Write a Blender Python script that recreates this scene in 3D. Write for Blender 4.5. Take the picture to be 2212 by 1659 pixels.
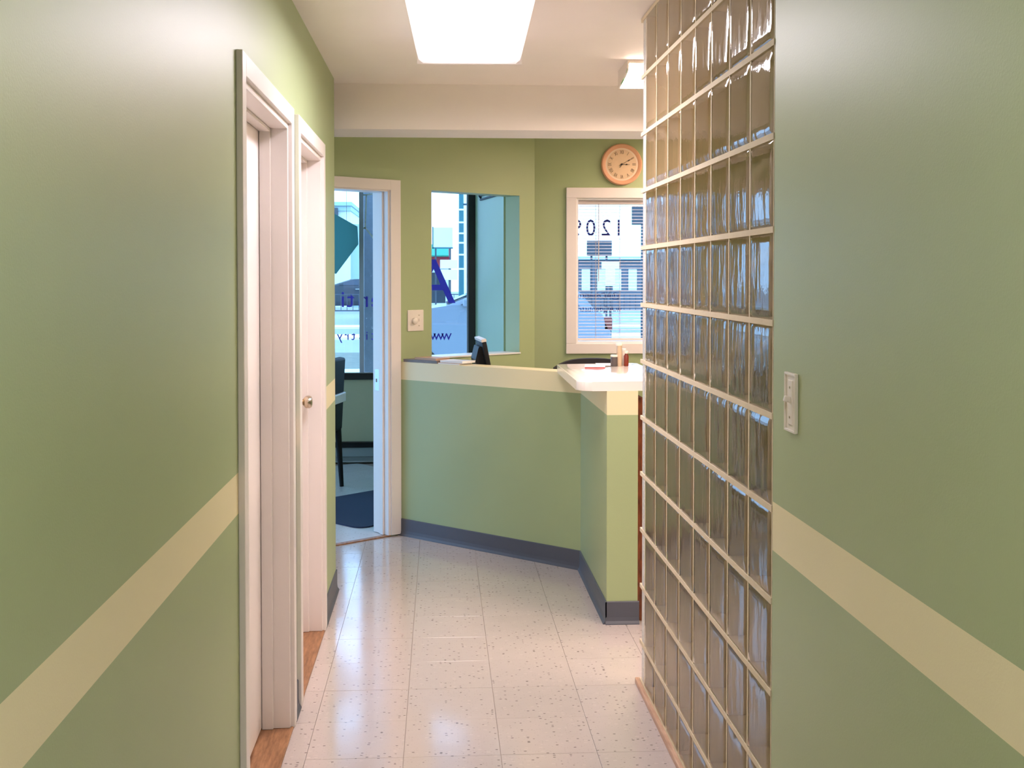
import bpy, bmesh, math, random
from mathutils import Matrix, Vector
R = math.radians
random.seed(7)
sc = bpy.context.scene
for o in list(bpy.data.objects): bpy.data.objects.remove(o)
col = sc.collection

# ------------------------------------------------------------------ camera
cam_d = bpy.data.cameras.new('camera'); cam = bpy.data.objects.new('camera', cam_d); col.objects.link(cam)
cam_d.sensor_width = 36.0; cam_d.lens = 36.0 * 2550 / 2212
cam_d.shift_y = -167.5 / 2212
cam_d.clip_start = 0.05; cam_d.clip_end = 300
cam.location = (0, 0, 1.46)
cam.rotation_euler = (R(90 - 1.460), 0, R(-3.50))
sc.camera = cam
# ------------------------------------------------------------------ sky (overcast daylight, cool against the tungsten-white lamps)
world = bpy.data.worlds.new('world'); sc.world = world; world.use_nodes = True
bg = world.node_tree.nodes['Background']
bg.inputs['Color'].default_value = (0.33, 0.60, 1.0, 1); bg.inputs['Strength'].default_value = 1.9
# ------------------------------------------------------------------ exposure
sc.view_settings.view_transform = 'Standard'; sc.view_settings.look = 'None'
sc.view_settings.exposure = 1.42; sc.view_settings.gamma = 1.0; sc.view_settings.use_curve_mapping = False
LAMP = 10.6                                # radiance of the fluorescent diffusers
LAMP_C = (0.97, 0.90, 0.98); WARM_C = (1.0, 0.74, 0.60)

# ================================================================== materials
def srgb(r, g, b):
    f = lambda c: (c / 255 / 12.92) if c / 255 <= 0.04045 else ((c / 255 + 0.055) / 1.055) ** 2.4
    return (f(r), f(g), f(b), 1)
class NT:
    def __init__(s, name):
        s.m = bpy.data.materials.new(name); s.m.use_nodes = True; s.t = s.m.node_tree
        s.b = s.t.nodes['Principled BSDF']; s.out = s.t.nodes['Material Output']
    def n(s, typ, **kw):
        nd = s.t.nodes.new(typ)
        for k, v in kw.items():
            if k in nd.inputs: nd.inputs[k].default_value = v
            else: setattr(nd, k, v)
        return nd
    def l(s, a, b): s.t.links.new(a, b)
    def mix(s, fac, a, b, mode='MIX'):
        nd = s.t.nodes.new('ShaderNodeMix'); nd.data_type = 'RGBA'; nd.blend_type = mode
        for idx, v in ((0, fac), (6, a), (7, b)):
            if hasattr(v, 'is_output'): s.l(v, nd.inputs[idx])
            else: nd.inputs[idx].default_value = v
        return nd.outputs[2]
    def ramp(s, src, stops, interp='LINEAR'):
        nd = s.t.nodes.new('ShaderNodeValToRGB'); cr = nd.color_ramp; cr.interpolation = interp
        while len(cr.elements) < len(stops): cr.elements.new(0.5)
        for e, (p, c) in zip(cr.elements, stops): e.position = p; e.color = c if len(c) == 4 else (*c, 1)
        s.l(src, nd.inputs[0]); return nd.outputs[0]
    def pos(s): return s.n('ShaderNodeNewGeometry').outputs['Position']
    def noise(s, vec, scale, detail=2.0, rough=0.5):
        nd = s.n('ShaderNodeTexNoise', Scale=scale, Detail=detail, Roughness=rough); s.l(vec, nd.inputs['Vector']); return nd.outputs['Fac']
    def bump(s, h, strength, dist=0.01):
        nd = s.n('ShaderNodeBump', Strength=strength, Distance=dist); s.l(h, nd.inputs['Height']); s.l(nd.outputs[0], s.b.inputs['Normal'])
def simple(name, c, rough=0.5, metal=0.0, spec=0.5, var=0.0, vscale=6.0, bump=0.0, bscale=80.0):
    k = NT(name); k.b.inputs['Roughness'].default_value = rough; k.b.inputs['Metallic'].default_value = metal
    k.b.inputs['Specular IOR Level'].default_value = spec
    p = k.pos()
    f = k.noise(p, vscale, 3)
    d = tuple(min(1, x * (1 + var)) for x in c[:3]) + (1,); e = tuple(x * (1 - var) for x in c[:3]) + (1,)
    k.l(k.mix(f, e, d), k.b.inputs['Base Color'])
    if bump: k.bump(k.noise(p, bscale, 2), bump, 0.004)
    return k.m
GREEN = srgb(168, 182, 136); CREAM = srgb(238, 226, 184)
def paint(name, stripe=(0.872, 0.977)):
    k = NT(name); p = k.pos()
    f = k.noise(p, 3.0, 3)
    g = k.mix(f, tuple(x * 0.97 for x in GREEN[:3]) + (1,), tuple(x * 1.03 for x in GREEN[:3]) + (1,))
    if stripe:                       # the painted cream band at chair-rail height
        sx = k.n('ShaderNodeSeparateXYZ'); k.l(p, sx.inputs[0])
        a = k.n('ShaderNodeMath', operation='GREATER_THAN'); k.l(sx.outputs[2], a.inputs[0]); a.inputs[1].default_value = stripe[0]
        b = k.n('ShaderNodeMath', operation='LESS_THAN'); k.l(sx.outputs[2], b.inputs[0]); b.inputs[1].default_value = stripe[1]
        c = k.n('ShaderNodeMath', operation='MULTIPLY'); k.l(a.outputs[0], c.inputs[0]); k.l(b.outputs[0], c.inputs[1])
        g = k.mix(c.outputs[0], g, CREAM)
    k.l(g, k.b.inputs['Base Color'])
    k.b.inputs['Roughness'].default_value = 0.44; k.b.inputs['Specular IOR Level'].default_value = 0.5
    k.bump(k.noise(p, 260.0, 2), 0.10, 0.002)
    return k.m
M = {}
M['wall'] = paint('green_wall_paint'); M['wall_plain'] = paint('green_wall_paint_plain', None); M['wall_half'] = paint('green_half_wall_paint', (0.880, 0.9825)); M['wall_l'] = paint('green_corridor_paint', (0.889, 0.988))
M['ceiling'] = simple('ceiling_paint', srgb(248, 240, 234), 0.75, var=0.02, bump=0.05, bscale=120)
M['trim'] = simple('white_trim_paint', srgb(238, 229, 224), 0.35, var=0.015)
M['door'] = simple('white_door_paint', srgb(240, 230, 226), 0.4, var=0.01)
M['vinyl_base'] = simple('grey_vinyl_base', srgb(86, 88, 98), 0.45, var=0.06)
M['black'] = simple('black_plastic', srgb(16, 16, 18), 0.55, spec=0.25, var=0.1)
M['black_leather'] = simple('black_leather', srgb(14, 13, 15), 0.6, spec=0.3, var=0.1, bump=0.2, bscale=200)
M['black_frame'] = simple('black_frame_metal', srgb(20, 20, 24), 0.35, var=0.1)
M['chrome'] = simple('satin_nickel', srgb(205, 190, 170), 0.22, metal=1.0)
M['steel'] = simple('steel', srgb(190, 192, 198), 0.3, metal=1.0)
M['white_plastic'] = simple('white_plastic', srgb(236, 226, 214), 0.35, var=0.01)
M['laminate'] = simple('white_laminate', srgb(244, 238, 232), 0.06, spec=0.7, var=0.01)
M['sill'] = simple('white_sill', srgb(235, 235, 235), 0.3, var=0.01)
M['paper'] = simple('paper', srgb(240, 240, 240), 0.5, var=0.02)
M['paper_tan'] = simple('paper_tan', srgb(196, 160, 132), 0.5, var=0.08)
M['paper_grey'] = simple('paper_grey', srgb(120, 112, 110), 0.4, var=0.2, vscale=40)
M['paper_red'] = simple('paper_red', srgb(200, 40, 60), 0.45, var=0.1)
M['brown_glass'] = simple('brown_bottle', srgb(120, 45, 30), 0.2, var=0.15)
M['grey_jar'] = simple('grey_jar', srgb(90, 82, 82), 0.3, var=0.1)
M['beige_tube'] = simple('beige_tube', srgb(205, 180, 150), 0.3, var=0.05)
M['mat'] = simple('navy_mat', srgb(28, 40, 70), 0.85, var=0.25, vscale=120, bump=0.5, bscale=300)
M['mullion'] = simple('grey_aluminium_mullion', srgb(165, 165, 172), 0.4, var=0.05)
M['white_line'] = simple('white_tape', srgb(235, 235, 235), 0.5)
M['slat'] = simple('blind_slat', srgb(226, 214, 210), 0.45, var=0.01)
M['cord'] = simple('blind_cord', srgb(205, 190, 178), 0.6)
M['heater'] = simple('heater_enamel', srgb(130, 138, 140), 0.4, var=0.05)
M['block_wall'] = simple('painted_block_wall', srgb(168, 168, 138), 0.6, var=0.06, bump=0.15, bscale=60)
M['painted_highlight'] = simple('painted_highlight', srgb(225, 225, 232), 0.35)  # near-white colour for the painted gloss highlight on the armchair
M['green_mark'] = simple('green_mark', srgb(60, 170, 90), 0.5)
# coloured translucent sheets: vinyl letters and the hung sign
def sheet_mat(name, c, t, fac):
    k = NT(name); k.l(k.mix(k.noise(k.pos(), 5, 2), tuple(x * 0.94 for x in c[:3]) + (1,), c), k.b.inputs['Base Color']); k.b.inputs['Roughness'].default_value = 0.5
    tr = k.n('ShaderNodeBsdfTranslucent', Color=t); mx = k.n('ShaderNodeMixShader', Fac=fac)
    k.l(k.b.outputs[0], mx.inputs[1]); k.l(tr.outputs[0], mx.inputs[2]); k.l(mx.outputs[0], k.out.inputs[0]); return k.m
M['sign'] = sheet_mat('teal_sign_sheet', srgb(110, 165, 172), srgb(150, 195, 190), 0.75)
M['letters'] = sheet_mat('violet_vinyl_letters', srgb(125, 115, 220), srgb(130, 105, 200), 0.6)
M['letters_dark'] = sheet_mat('navy_vinyl_letters', srgb(70, 70, 150), srgb(80, 76, 150), 0.5)
# vinyl composition tile
def vct(name, base, dark, rough, spec=0.5):
    k = NT(name); p = k.pos(); k.b.inputs['Specular IOR Level'].default_value = spec
    info = k.n('ShaderNodeObjectInfo')
    m1 = k.noise(p, 9.0, 4, 0.6)
    c = k.mix(m1, tuple(x * 0.94 for x in base[:3]) + (1,), tuple(min(1, x * 1.04) for x in base[:3]) + (1,))
    mp = k.n('ShaderNodeMapping'); mp.inputs['Scale'].default_value = (1.0, 1.7, 1.0); k.l(p, mp.inputs[0])
    def flecks(scale, thr, size):
        v = k.n('ShaderNodeTexVoronoi', Scale=scale); v.feature = 'F1'; k.l(mp.outputs[0], v.inputs['Vector'])
        s_ = k.n('ShaderNodeSeparateColor'); k.l(v.outputs['Color'], s_.inputs[0])
        a = k.n('ShaderNodeMath', operation='LESS_THAN'); k.l(s_.outputs[0], a.inputs[0]); a.inputs[1].default_value = thr
        d = k.n('ShaderNodeMath', operation='LESS_THAN'); k.l(v.outputs['Distance'], d.inputs[0]); d.inputs[1].default_value = size
        m = k.n('ShaderNodeMath', operation='MULTIPLY'); k.l(a.outputs[0], m.inputs[0]); k.l(d.outputs[0], m.inputs[1]); return m.outputs[0]
    f1 = flecks(58, 0.17, 0.27); f2 = flecks(110, 0.22, 0.28); f3 = flecks(42, 0.20, 0.28)
    c = k.mix(f3, c, tuple(min(1, x * 1.08) for x in base[:3]) + (1,))
    w = k.n('ShaderNodeMath', operation='MULTIPLY'); k.l(f1, w.inputs[0]); w.inputs[1].default_value = 0.75
    c = k.mix(w.outputs[0], c, dark)
    w2 = k.n('ShaderNodeMath', operation='MULTIPLY'); k.l(f2, w2.inputs[0]); w2.inputs[1].default_value = 0.22
    c = k.mix(w2.outputs[0], c, srgb(120, 95, 80))
    rv = k.n('ShaderNodeMapRange'); k.l(info.outputs['Random'], rv.inputs[0]); rv.inputs[3].default_value = 0.0; rv.inputs[4].default_value = 0.05
    c = k.mix(rv.outputs[0], c, srgb(150, 130, 115))
    k.l(c, k.b.inputs['Base Color'])
    rr = k.n('ShaderNodeMapRange'); k.l(k.noise(p, 5, 4), rr.inputs[0]); rr.inputs[3].default_value = rough - 0.05; rr.inputs[4].default_value = rough + 0.08
    k.l(rr.outputs[0], k.b.inputs['Roughness'])
    k.bump(k.noise(p, 16, 3), 0.06, 0.004)
    return k.m
M['tile'] = vct('vinyl_tile', srgb(206, 194, 189), srgb(88, 74, 72), 0.11, 0.9)
M['tile2'] = vct('entry_tile', srgb(200, 196, 194), srgb(110, 92, 84), 0.3)
M['grout'] = simple('tile_joint', srgb(165, 146, 134), 0.7)
M['mortar'] = simple('mortar', srgb(222, 206, 178), 0.7, var=0.05, vscale=30, bump=0.2, bscale=150)
# wood
def wood(name, a, b, axis=(1, 12, 1), rough=0.45):
    k = NT(name); mp = k.n('ShaderNodeMapping'); mp.inputs['Scale'].default_value = axis; k.l(k.pos(), mp.inputs[0])
    f = k.noise(mp.outputs[0], 9.0, 6, 0.65)
    k.l(k.ramp(f, [(0.3, a), (0.7, b)]), k.b.inputs['Base Color']); k.b.inputs['Roughness'].default_value = rough
    k.bump(f, 0.1, 0.003); return k.m
M['threshold'] = wood('worn_oak_threshold', srgb(120, 80, 50), srgb(182, 132, 94), (9, 1.2, 9), 0.4)
M['wood'] = wood('red_brown_wood', srgb(60, 28, 16), srgb(160, 84, 44), (8, 8, 1.5), 0.4)
# glass
k = NT('clear_pane'); fr = k.n('ShaderNodeFresnel', IOR=1.45); tb = k.n('ShaderNodeBsdfTransparent', Color=(0.93, 0.97, 0.98, 1)); gb = k.n('ShaderNodeBsdfGlossy', Roughness=0.02)
mx = k.n('ShaderNodeMixShader'); k.l(fr.outputs[0], mx.inputs[0]); k.l(tb.outputs[0], mx.inputs[1]); k.l(gb.outputs[0], mx.inputs[2]); k.l(mx.outputs[0], k.out.inputs[0]); M['pane'] = k.m
def block_glass(name, bump, scale, rough, clear, tint):
    # hollow pressed-glass shell: tinted see-through wall, part of it smeared by the wavy pressing, mirror sheen by Fresnel
    k = NT(name); p = k.pos()
    mp = k.n('ShaderNodeMapping'); mp.inputs['Scale'].default_value = (1, 1, 0.3); k.l(p, mp.inputs[0])
    a = k.noise(mp.outputs[0], scale, 2, 0.45); c = k.noise(p, 120, 2)
    ad = k.n('ShaderNodeMath', operation='MULTIPLY_ADD'); k.l(c, ad.inputs[0]); ad.inputs[1].default_value = 0.07; k.l(a, ad.inputs[2])
    bp = k.n('ShaderNodeBump', Strength=bump, Distance=0.01); k.l(ad.outputs[0], bp.inputs['Height'])
    fr = k.n('ShaderNodeFresnel', IOR=1.45); k.l(bp.outputs[0], fr.inputs['Normal'])
    tb = k.n('ShaderNodeBsdfTransparent', Color=tint); rf = k.n('ShaderNodeBsdfRefraction', Color=tint, Roughness=rough, IOR=1.06); k.l(bp.outputs[0], rf.inputs['Normal'])
    gl = k.n('ShaderNodeBsdfGlossy', Roughness=0.015); k.l(bp.outputs[0], gl.inputs['Normal'])
    m1 = k.n('ShaderNodeMixShader', Fac=clear); k.l(rf.outputs[0], m1.inputs[1]); k.l(tb.outputs[0], m1.inputs[2])
    m2 = k.n('ShaderNodeMixShader'); k.l(fr.outputs[0], m2.inputs[0]); k.l(m1.outputs[0], m2.inputs[1]); k.l(gl.outputs[0], m2.inputs[2])
    k.l(m2.outputs[0], k.out.inputs[0]); return k.m
M['glass_block'] = block_glass('glass_block_glass', 0.22, 20, 0.08, 0.75, (0.98, 0.98, 0.96, 1))
k = NT('frosted_end_glass_body'); k.b.inputs['Base Color'].default_value = (0.92, 0.90, 0.88, 1); k.b.inputs['Transmission Weight'].default_value = 0.35; k.b.inputs['Roughness'].default_value = 0.3
k.bump(k.noise(k.pos(), 70, 3), 0.9, 0.01); M['glass_end'] = k.m
M['car_glass'] = simple('car_window_glass', srgb(40, 50, 66), 0.08, spec=0.6)
# lamps
def lamp_mat(name, strength, halfw=None, c=None, rim=0.02):
    k = NT(name); b = k.b; b.inputs['Base Color'].default_value = (0.85, 0.83, 0.82, 1); b.inputs['Roughness'].default_value = 0.35
    b.inputs['Emission Color'].default_value = (*(c or LAMP_C), 1)
    if halfw:                        # prismatic wrap: brightest over the tubes, paler towards its edges
        tc = k.n('ShaderNodeTexCoord'); sx = k.n('ShaderNodeSeparateXYZ'); k.l(tc.outputs['Object'], sx.inputs[0])
        def fall(sock, hw, edge):
            ab = k.n('ShaderNodeMath', operation='ABSOLUTE'); k.l(sock, ab.inputs[0])
            mr = k.n('ShaderNodeMapRange'); mr.interpolation_type = 'SMOOTHSTEP'; k.l(ab.outputs[0], mr.inputs[0])
            mr.inputs[1].default_value = hw; mr.inputs[2].default_value = hw - edge; mr.inputs[3].default_value = rim / 2; mr.inputs[4].default_value = 1.0; return mr.outputs[0]
        mn = k.n('ShaderNodeMath', operation='MULTIPLY'); k.l(fall(sx.outputs[0], halfw[0] - 0.025, 0.09), mn.inputs[0]); k.l(fall(sx.outputs[1], halfw[1] - 0.035, 0.10), mn.inputs[1])
        ml = k.n('ShaderNodeMath', operation='MULTIPLY_ADD'); k.l(mn.outputs[0], ml.inputs[0]); ml.inputs[1].default_value = strength; ml.inputs[2].default_value = 0.2
        k.l(ml.outputs[0], b.inputs['Emission Strength'])
    else: b.inputs['Emission Strength'].default_value = strength
    return k.m
M['diffuser'] = lamp_mat('lit_diffuser', LAMP, (0.205, 0.61))
M['exit_lens'] = lamp_mat('lit_lens', LAMP * 1.8, c=WARM_C); M['warm_diffuser'] = lamp_mat('warm_lit_diffuser', LAMP * 1.35, (0.205, 0.61), c=WARM_C)
# outdoors
M['concrete'] = simple('pale_concrete', srgb(205, 208, 205), 0.8, var=0.06, vscale=1.5)
M['asphalt'] = simple('worn_asphalt', srgb(150, 152, 156), 0.85, var=0.08, vscale=2)
M['grass'] = simple('dry_grass', srgb(112, 112, 98), 0.9, var=0.4, vscale=5)
M['kerb'] = simple('white_kerb', srgb(240, 240, 238), 0.7, var=0.03)
M['white_wall'] = simple('white_render', srgb(226, 230, 226), 0.8, var=0.03)
M['pale_wall'] = simple('pale_render', srgb(170, 190, 188), 0.8, var=0.03)
k = NT('pale_siding'); sx = k.n('ShaderNodeSeparateXYZ'); k.l(k.pos(), sx.inputs[0]); fr_ = k.n('ShaderNodeMath', operation='MULTIPLY'); k.l(sx.outputs[2], fr_.inputs[0]); fr_.inputs[1].default_value = 9.0
fc = k.n('ShaderNodeMath', operation='FRACT'); k.l(fr_.outputs[0], fc.inputs[0]); k.l(k.ramp(fc.outputs[0], [(0.0, srgb(120, 160, 165)), (0.25, srgb(205, 220, 218)), (1.0, srgb(210, 224, 222))]), k.b.inputs['Base Color']); k.bump(fc.outputs[0], 0.5, 0.02); k.b.inputs['Roughness'].default_value = 0.7; M['siding'] = k.m
M['dark_stone'] = NT('dark_pilaster_paint'); k = M['dark_stone']; p_ = k.pos(); f_ = k.noise(p_, 26, 4, 0.7)
k.l(k.ramp(f_, [(0.0, srgb(96, 102, 112)), (0.62, srgb(116, 122, 134)), (0.66, srgb(116, 122, 134)), (0.74, srgb(190, 190, 195))]), k.b.inputs['Base Color']); k.b.inputs['Roughness'].default_value = 0.7; M['dark_stone'] = k.m
M['teal_pole'] = simple('teal_pole_paint', srgb(40, 104, 112), 0.5, var=0.08)
M['awning'] = simple('green_awning', srgb(50, 150, 120), 0.7, var=0.05)
M['red_sign'] = simple('red_fascia', srgb(190, 60, 70), 0.6, var=0.05)
M['dark_grey'] = simple('dark_grey_panel', srgb(70, 72, 78), 0.6, var=0.05)
M['grey_wall'] = simple('grey_building', srgb(105, 108, 115), 0.8, var=0.05)
M['shop_window'] = simple('shop_window', srgb(60, 66, 74), 0.1)
M['fence'] = simple('fence_metal', srgb(70, 74, 82), 0.5, var=0.05)
M['silver'] = simple('silver_car_paint', srgb(120, 126, 136), 0.18, spec=0.6)
M['navy_car'] = simple('dark_car_paint', srgb(42, 46, 56), 0.2, spec=0.6)
M['tyre'] = simple('tyre_rubber', srgb(26, 26, 28), 0.8)
M['clock_rim'] = simple('terracotta_rim', srgb(228, 170, 132), 0.5, var=0.06, vscale=25)
M['clock_face'] = simple('parchment_face', srgb(232, 200, 162), 0.6, var=0.08, vscale=18)
M['clock_ring'] = simple('pale_ring', srgb(240, 214, 186), 0.5, var=0.03)
M['numeral'] = simple('brown_numeral', srgb(92, 66, 50), 0.6)
M['hand'] = simple('dark_hand', srgb(46, 30, 28), 0.4)
M['chair_fabric'] = simple('dark_chair_fabric', srgb(40, 36, 46), 0.6, var=0.1, bump=0.2, bscale=300)

# ================================================================== mesh helpers
I4 = Matrix.Identity(4)
def T(x=0, y=0, z=0, rz=0, rx=0, ry=0): return Matrix.Translation((x, y, z)) @ Matrix.Rotation(rz, 4, 'Z') @ Matrix.Rotation(ry, 4, 'Y') @ Matrix.Rotation(rx, 4, 'X')
def box(bm, x0, x1, y0, y1, z0, z1, bev=0.0, seg=2, mt=I4):
    vs = [bm.verts.new(mt @ Vector((x, y, z))) for z in (z0, z1) for x, y in ((x0, y0), (x1, y0), (x1, y1), (x0, y1))]
    fs = [bm.faces.new([vs[i] for i in q]) for q in ((3, 2, 1, 0), (4, 5, 6, 7), (0, 1, 5, 4), (1, 2, 6, 5), (2, 3, 7, 6), (3, 0, 4, 7))]
    if bev:
        es = list({e for f in fs for e in f.edges}); bmesh.ops.bevel(bm, geom=es, offset=bev, segments=seg, affect='EDGES', profile=0.5)
def prism(bm, pts, z0, z1, mt=I4, bev=0.0, top_only=False, seg=2):
    n = len(pts)
    lo = [bm.verts.new(mt @ Vector((x, y, z0))) for x, y in pts]; hi = [bm.verts.new(mt @ Vector((x, y, z1))) for x, y in pts]
    fb = bm.faces.new(lo[::-1]); ft = bm.faces.new(hi); fs = [fb, ft]
    for i in range(n): fs.append(bm.faces.new((lo[i], lo[(i + 1) % n], hi[(i + 1) % n], hi[i])))
    if bev:
        es = list(ft.edges) if top_only else list({e for f in fs for e in f.edges}); bmesh.ops.bevel(bm, geom=es, offset=bev, segments=seg, affect='EDGES', profile=0.5)
def lathe(bm, prof, seg=32, mt=I4):          # prof: (radius, height) about local Z
    rings = []
    for r, z in prof:
        rings.append([bm.verts.new(mt @ Vector((r * math.cos(2 * math.pi * i / seg), r * math.sin(2 * math.pi * i / seg), z))) for i in range(seg)])
    for a, b in zip(rings, rings[1:]):
        for i in range(seg): bm.faces.new((a[i], a[(i + 1) % seg], b[(i + 1) % seg], b[i]))
    bm.faces.new(rings[0][::-1]); bm.faces.new(rings[-1])
def tube(bm, a, b, r, seg=12, r2=None):
    a = Vector(a); b = Vector(b); d = b - a; q = d.to_track_quat('Z', 'Y').to_matrix().to_4x4()
    lathe(bm, [(r, 0), (r if r2 is None else r2, d.length)], seg, Matrix.Translation(a) @ q)
YZ = Matrix(((0, 0, 1, 0), (1, 0, 0, 0), (0, 1, 0, 0), (0, 0, 0, 1)))      # (a,b,c) -> X=c, Y=a, Z=b
XZ = Matrix(((1, 0, 0, 0), (0, 0, -1, 0), (0, 1, 0, 0), (0, 0, 0, 1)))     # (a,b,c) -> X=a, Y=-c, Z=b
def mk(name, bm, mat, parent=None, smooth=False, loc=None, rot=None):
    bmesh.ops.recalc_face_normals(bm, faces=bm.faces[:])
    me = bpy.data.meshes.new(name); bm.to_mesh(me); bm.free(); me.materials.append(M[mat] if isinstance(mat, str) else mat)
    if smooth:
        me.polygons.foreach_set('use_smooth', [True] * len(me.polygons))
        try: me.set_sharp_from_angle(angle=R(40))
        except Exception: pass
    return ob(name, me, parent, loc, rot)
def ob(name, me, parent=None, loc=None, rot=None):
    o = bpy.data.objects.new(name, me); col.objects.link(o)
    if loc is not None: o.location = loc
    if rot is not None: o.rotation_euler = rot
    if parent is not None: o.parent = parent
    return o
def part(name, mat, parent, fn, smooth=False, loc=None, rot=None):
    bm = bmesh.new(); fn(bm); return mk(name, bm, mat, parent, smooth, loc, rot)
def structure(o, label=None):
    o['kind'] = 'structure'
    if label: o['label'] = label
    return o
def tag(o, label, cat, group=None):
    o['label'] = label; o['category'] = cat
    if group: o['group'] = group
    return o
def thing(name, label, cat, loc=(0, 0, 0), rz=0, group=None):
    o = bpy.data.objects.new(name, None); col.objects.link(o); o.empty_display_size = 0.1; o.location = loc; o.rotation_euler = (0, 0, rz)
    return tag(o, label, cat, group)
def node(name, loc=(0, 0, 0), rz=0, label=None):
    o = bpy.data.objects.new(name, None); col.objects.link(o); o.empty_display_size = 0.1; o.location = loc; o.rotation_euler = (0, 0, rz)
    return structure(o, label)
def text_mesh(s, size, ext=0.0006):
    cu = bpy.data.curves.new('t', 'FONT'); cu.body = s; cu.size = size; cu.extrude = ext; cu.align_x = 'CENTER'; cu.resolution_u = 3
    o = bpy.data.objects.new('t', cu); col.objects.link(o); bpy.context.view_layer.update()
    me = bpy.data.meshes.new_from_object(o.evaluated_get(bpy.context.evaluated_depsgraph_get()))
    bpy.data.objects.remove(o); bpy.data.curves.remove(cu); return me
def lettering(name, s, size, mat, parent, loc, rot, stretch=1.0):
    me = text_mesh(s, size); me.materials.clear(); me.materials.append(M[mat])
    o = ob(name, me, parent, loc, rot); o.scale = (stretch, 1, 1); return o

# ================================================================== the setting
WL, WR, CH = -0.485, 0.713, 2.37          # left wall face, right wall face, ceiling height
D1 = (2.92, 3.815); D2 = (4.055, 4.855)  # door openings along the left wall
DH = 1.947                                 # door head
bm = bmesh.new()
for a, b in ((-2.6, D1[0]), (D1[1], D2[0]), (D2[1], 5.5)): box(bm, WL - 0.15, WL, a, b, 0, CH)
for a, b in (D1, D2): box(bm, WL - 0.15, WL, a, b, DH, CH)
structure(mk('wall_left', bm, 'wall_l'), 'green corridor wall with a cream painted stripe and two doorways')
bm = bmesh.new(); box(bm, -2.6, WL - 0.15, 5.36, 5.5, 0, CH); box(bm, -2.6, -2.45, -2.6, 5.5, 0, CH); box(bm, -2.6, -2.45, 5.5, 9.4, 0, 0.12); box(bm, -2.6, -2.45, 5.5, 9.4, 2.25, CH)
structure(mk('wall_side_rooms', bm, 'wall_plain'))
bm = bmesh.new(); box(bm, WR, WR + 0.14, -2.6, 2.485, 0, CH)
structure(mk('wall_right', bm, 'wall'), 'green wall with cream stripe ending at the glass blocks')
bm = bmesh.new(); box(bm, -2.6, 3.3, -2.75, -2.6, 0, CH); structure(mk('wall_rear', bm, 'wall'))
bm = bmesh.new(); box(bm, 2.9, 3.05, -2.6, 7.445, 0, CH); structure(mk('wall_reception_side', bm, 'wall_plain'))
bm = bmesh.new(); box(bm, -2.6, 3.3, -2.75, 7.445, CH, CH + 0.12); box(bm, -2.6, 0.5, 7.445, 9.42, CH, CH + 0.12)
structure(mk('ceiling', bm, 'ceiling'), 'plain off-white ceiling')
bm = bmesh.new(); box(bm, -0.62, 2.9, 5.63, 5.96, 2.156, CH)
structure(mk('ceiling_beam', bm, 'ceiling'), 'off-white dropped beam across the end of the corridor')

# diagonal wall between reception and the entry, local frame: s along the wall, w into the wall
PX, PY, DA = -0.227, 6.665, math.atan2(0.612, 0.79)
DG = T(PX, PY, 0, rz=DA)
def dg(bm, s0, s1, w0, w1, z0, z1, bev=0): box(bm, s0, s1, w0, w1, z0, z1, bev, mt=DG)
bm = bmesh.new(); TH = 0.13
dg(bm, -2.6, -0.87, 0, TH, 0, CH); dg(bm, -0.87, -0.064, 0, TH, 1.965, CH); dg(bm, -0.064, 0.228, 0, TH, 0, CH)
dg(bm, 0.228, 0.904, 0, TH, 0, 0.985); dg(bm, 0.228, 0.904, 0, TH, 1.953, CH); dg(bm, 0.904, 1.035, 0, TH, 0, CH)
structure(mk('wall_diagonal', bm, 'wall_plain'), 'green angled wall with a doorway and a square opening')
bm = bmesh.new()
XB = 7.295; wx0, wx1, wz0, wz1 = 0.846, 1.406, 1.043, 1.945
box(bm, 0.50, wx0, XB, XB + 0.15, 0, CH); box(bm, wx1, 2.9, XB, XB + 0.15, 0, CH); box(bm, wx0, wx1, XB, XB + 0.15, 0, wz0); box(bm, wx0, wx1, XB, XB + 0.15, wz1, CH)
structure(mk('wall_back', bm, 'wall_plain'), 'green wall behind the reception counter with a blind-covered window')
part('opening_sill', 'sill', None, lambda b: dg(b, 0.222, 0.91, -0.006, TH + 0.03, 0.985, 0.995, 0.002))
structure(bpy.data.objects['opening_sill'], 'white sill board of the square opening')

# floors
bm = bmesh.new(); box(bm, -2.6, 3.05, -2.75, 7.445, -0.12, -0.004)
fl = structure(mk('floor', bm, 'grout'), 'speckled cream vinyl tile floor')
P = 0.296
bm = bmesh.new(); h = P / 2 - 0.0006
box(bm, -h, h, -h, h, -0.004, 0.0, 0.0003, 1); tile_me = None
first = mk('tile', bm, 'tile', fl); tile_me = first.data
def beyond(x, y): return (x - PX) * -0.612 + (y - PY) * 0.79
n_t = 0
for j in range(-7, 14):
    for i in range(-3, 9):
        x, y = 0.184 + (i + 0.5) * P, 3.562 + (j + 0.5) * P
        if beyond(x, y) > 0.22 or y > 7.25 or x < -0.70 or (y < 5.0 and x < -0.64) or x > 2.2: continue
        if n_t >= 298: continue
        o = first if n_t == 0 else ob('tile', tile_me, fl)
        o.location = (x, y, random.uniform(-0.0002, 0.0002)); n_t += 1
bm = bmesh.new(); box(bm, 2.2, 3.0, -2.6, 7.3, -0.004, -0.0005); box(bm, -0.62, 2.2, -2.6, 3.562 - 7 * P, -0.004, -0.0005)
t_ = mk('tile_field', bm, 'tile', fl); t_['kind'] = 'stuff'
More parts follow.
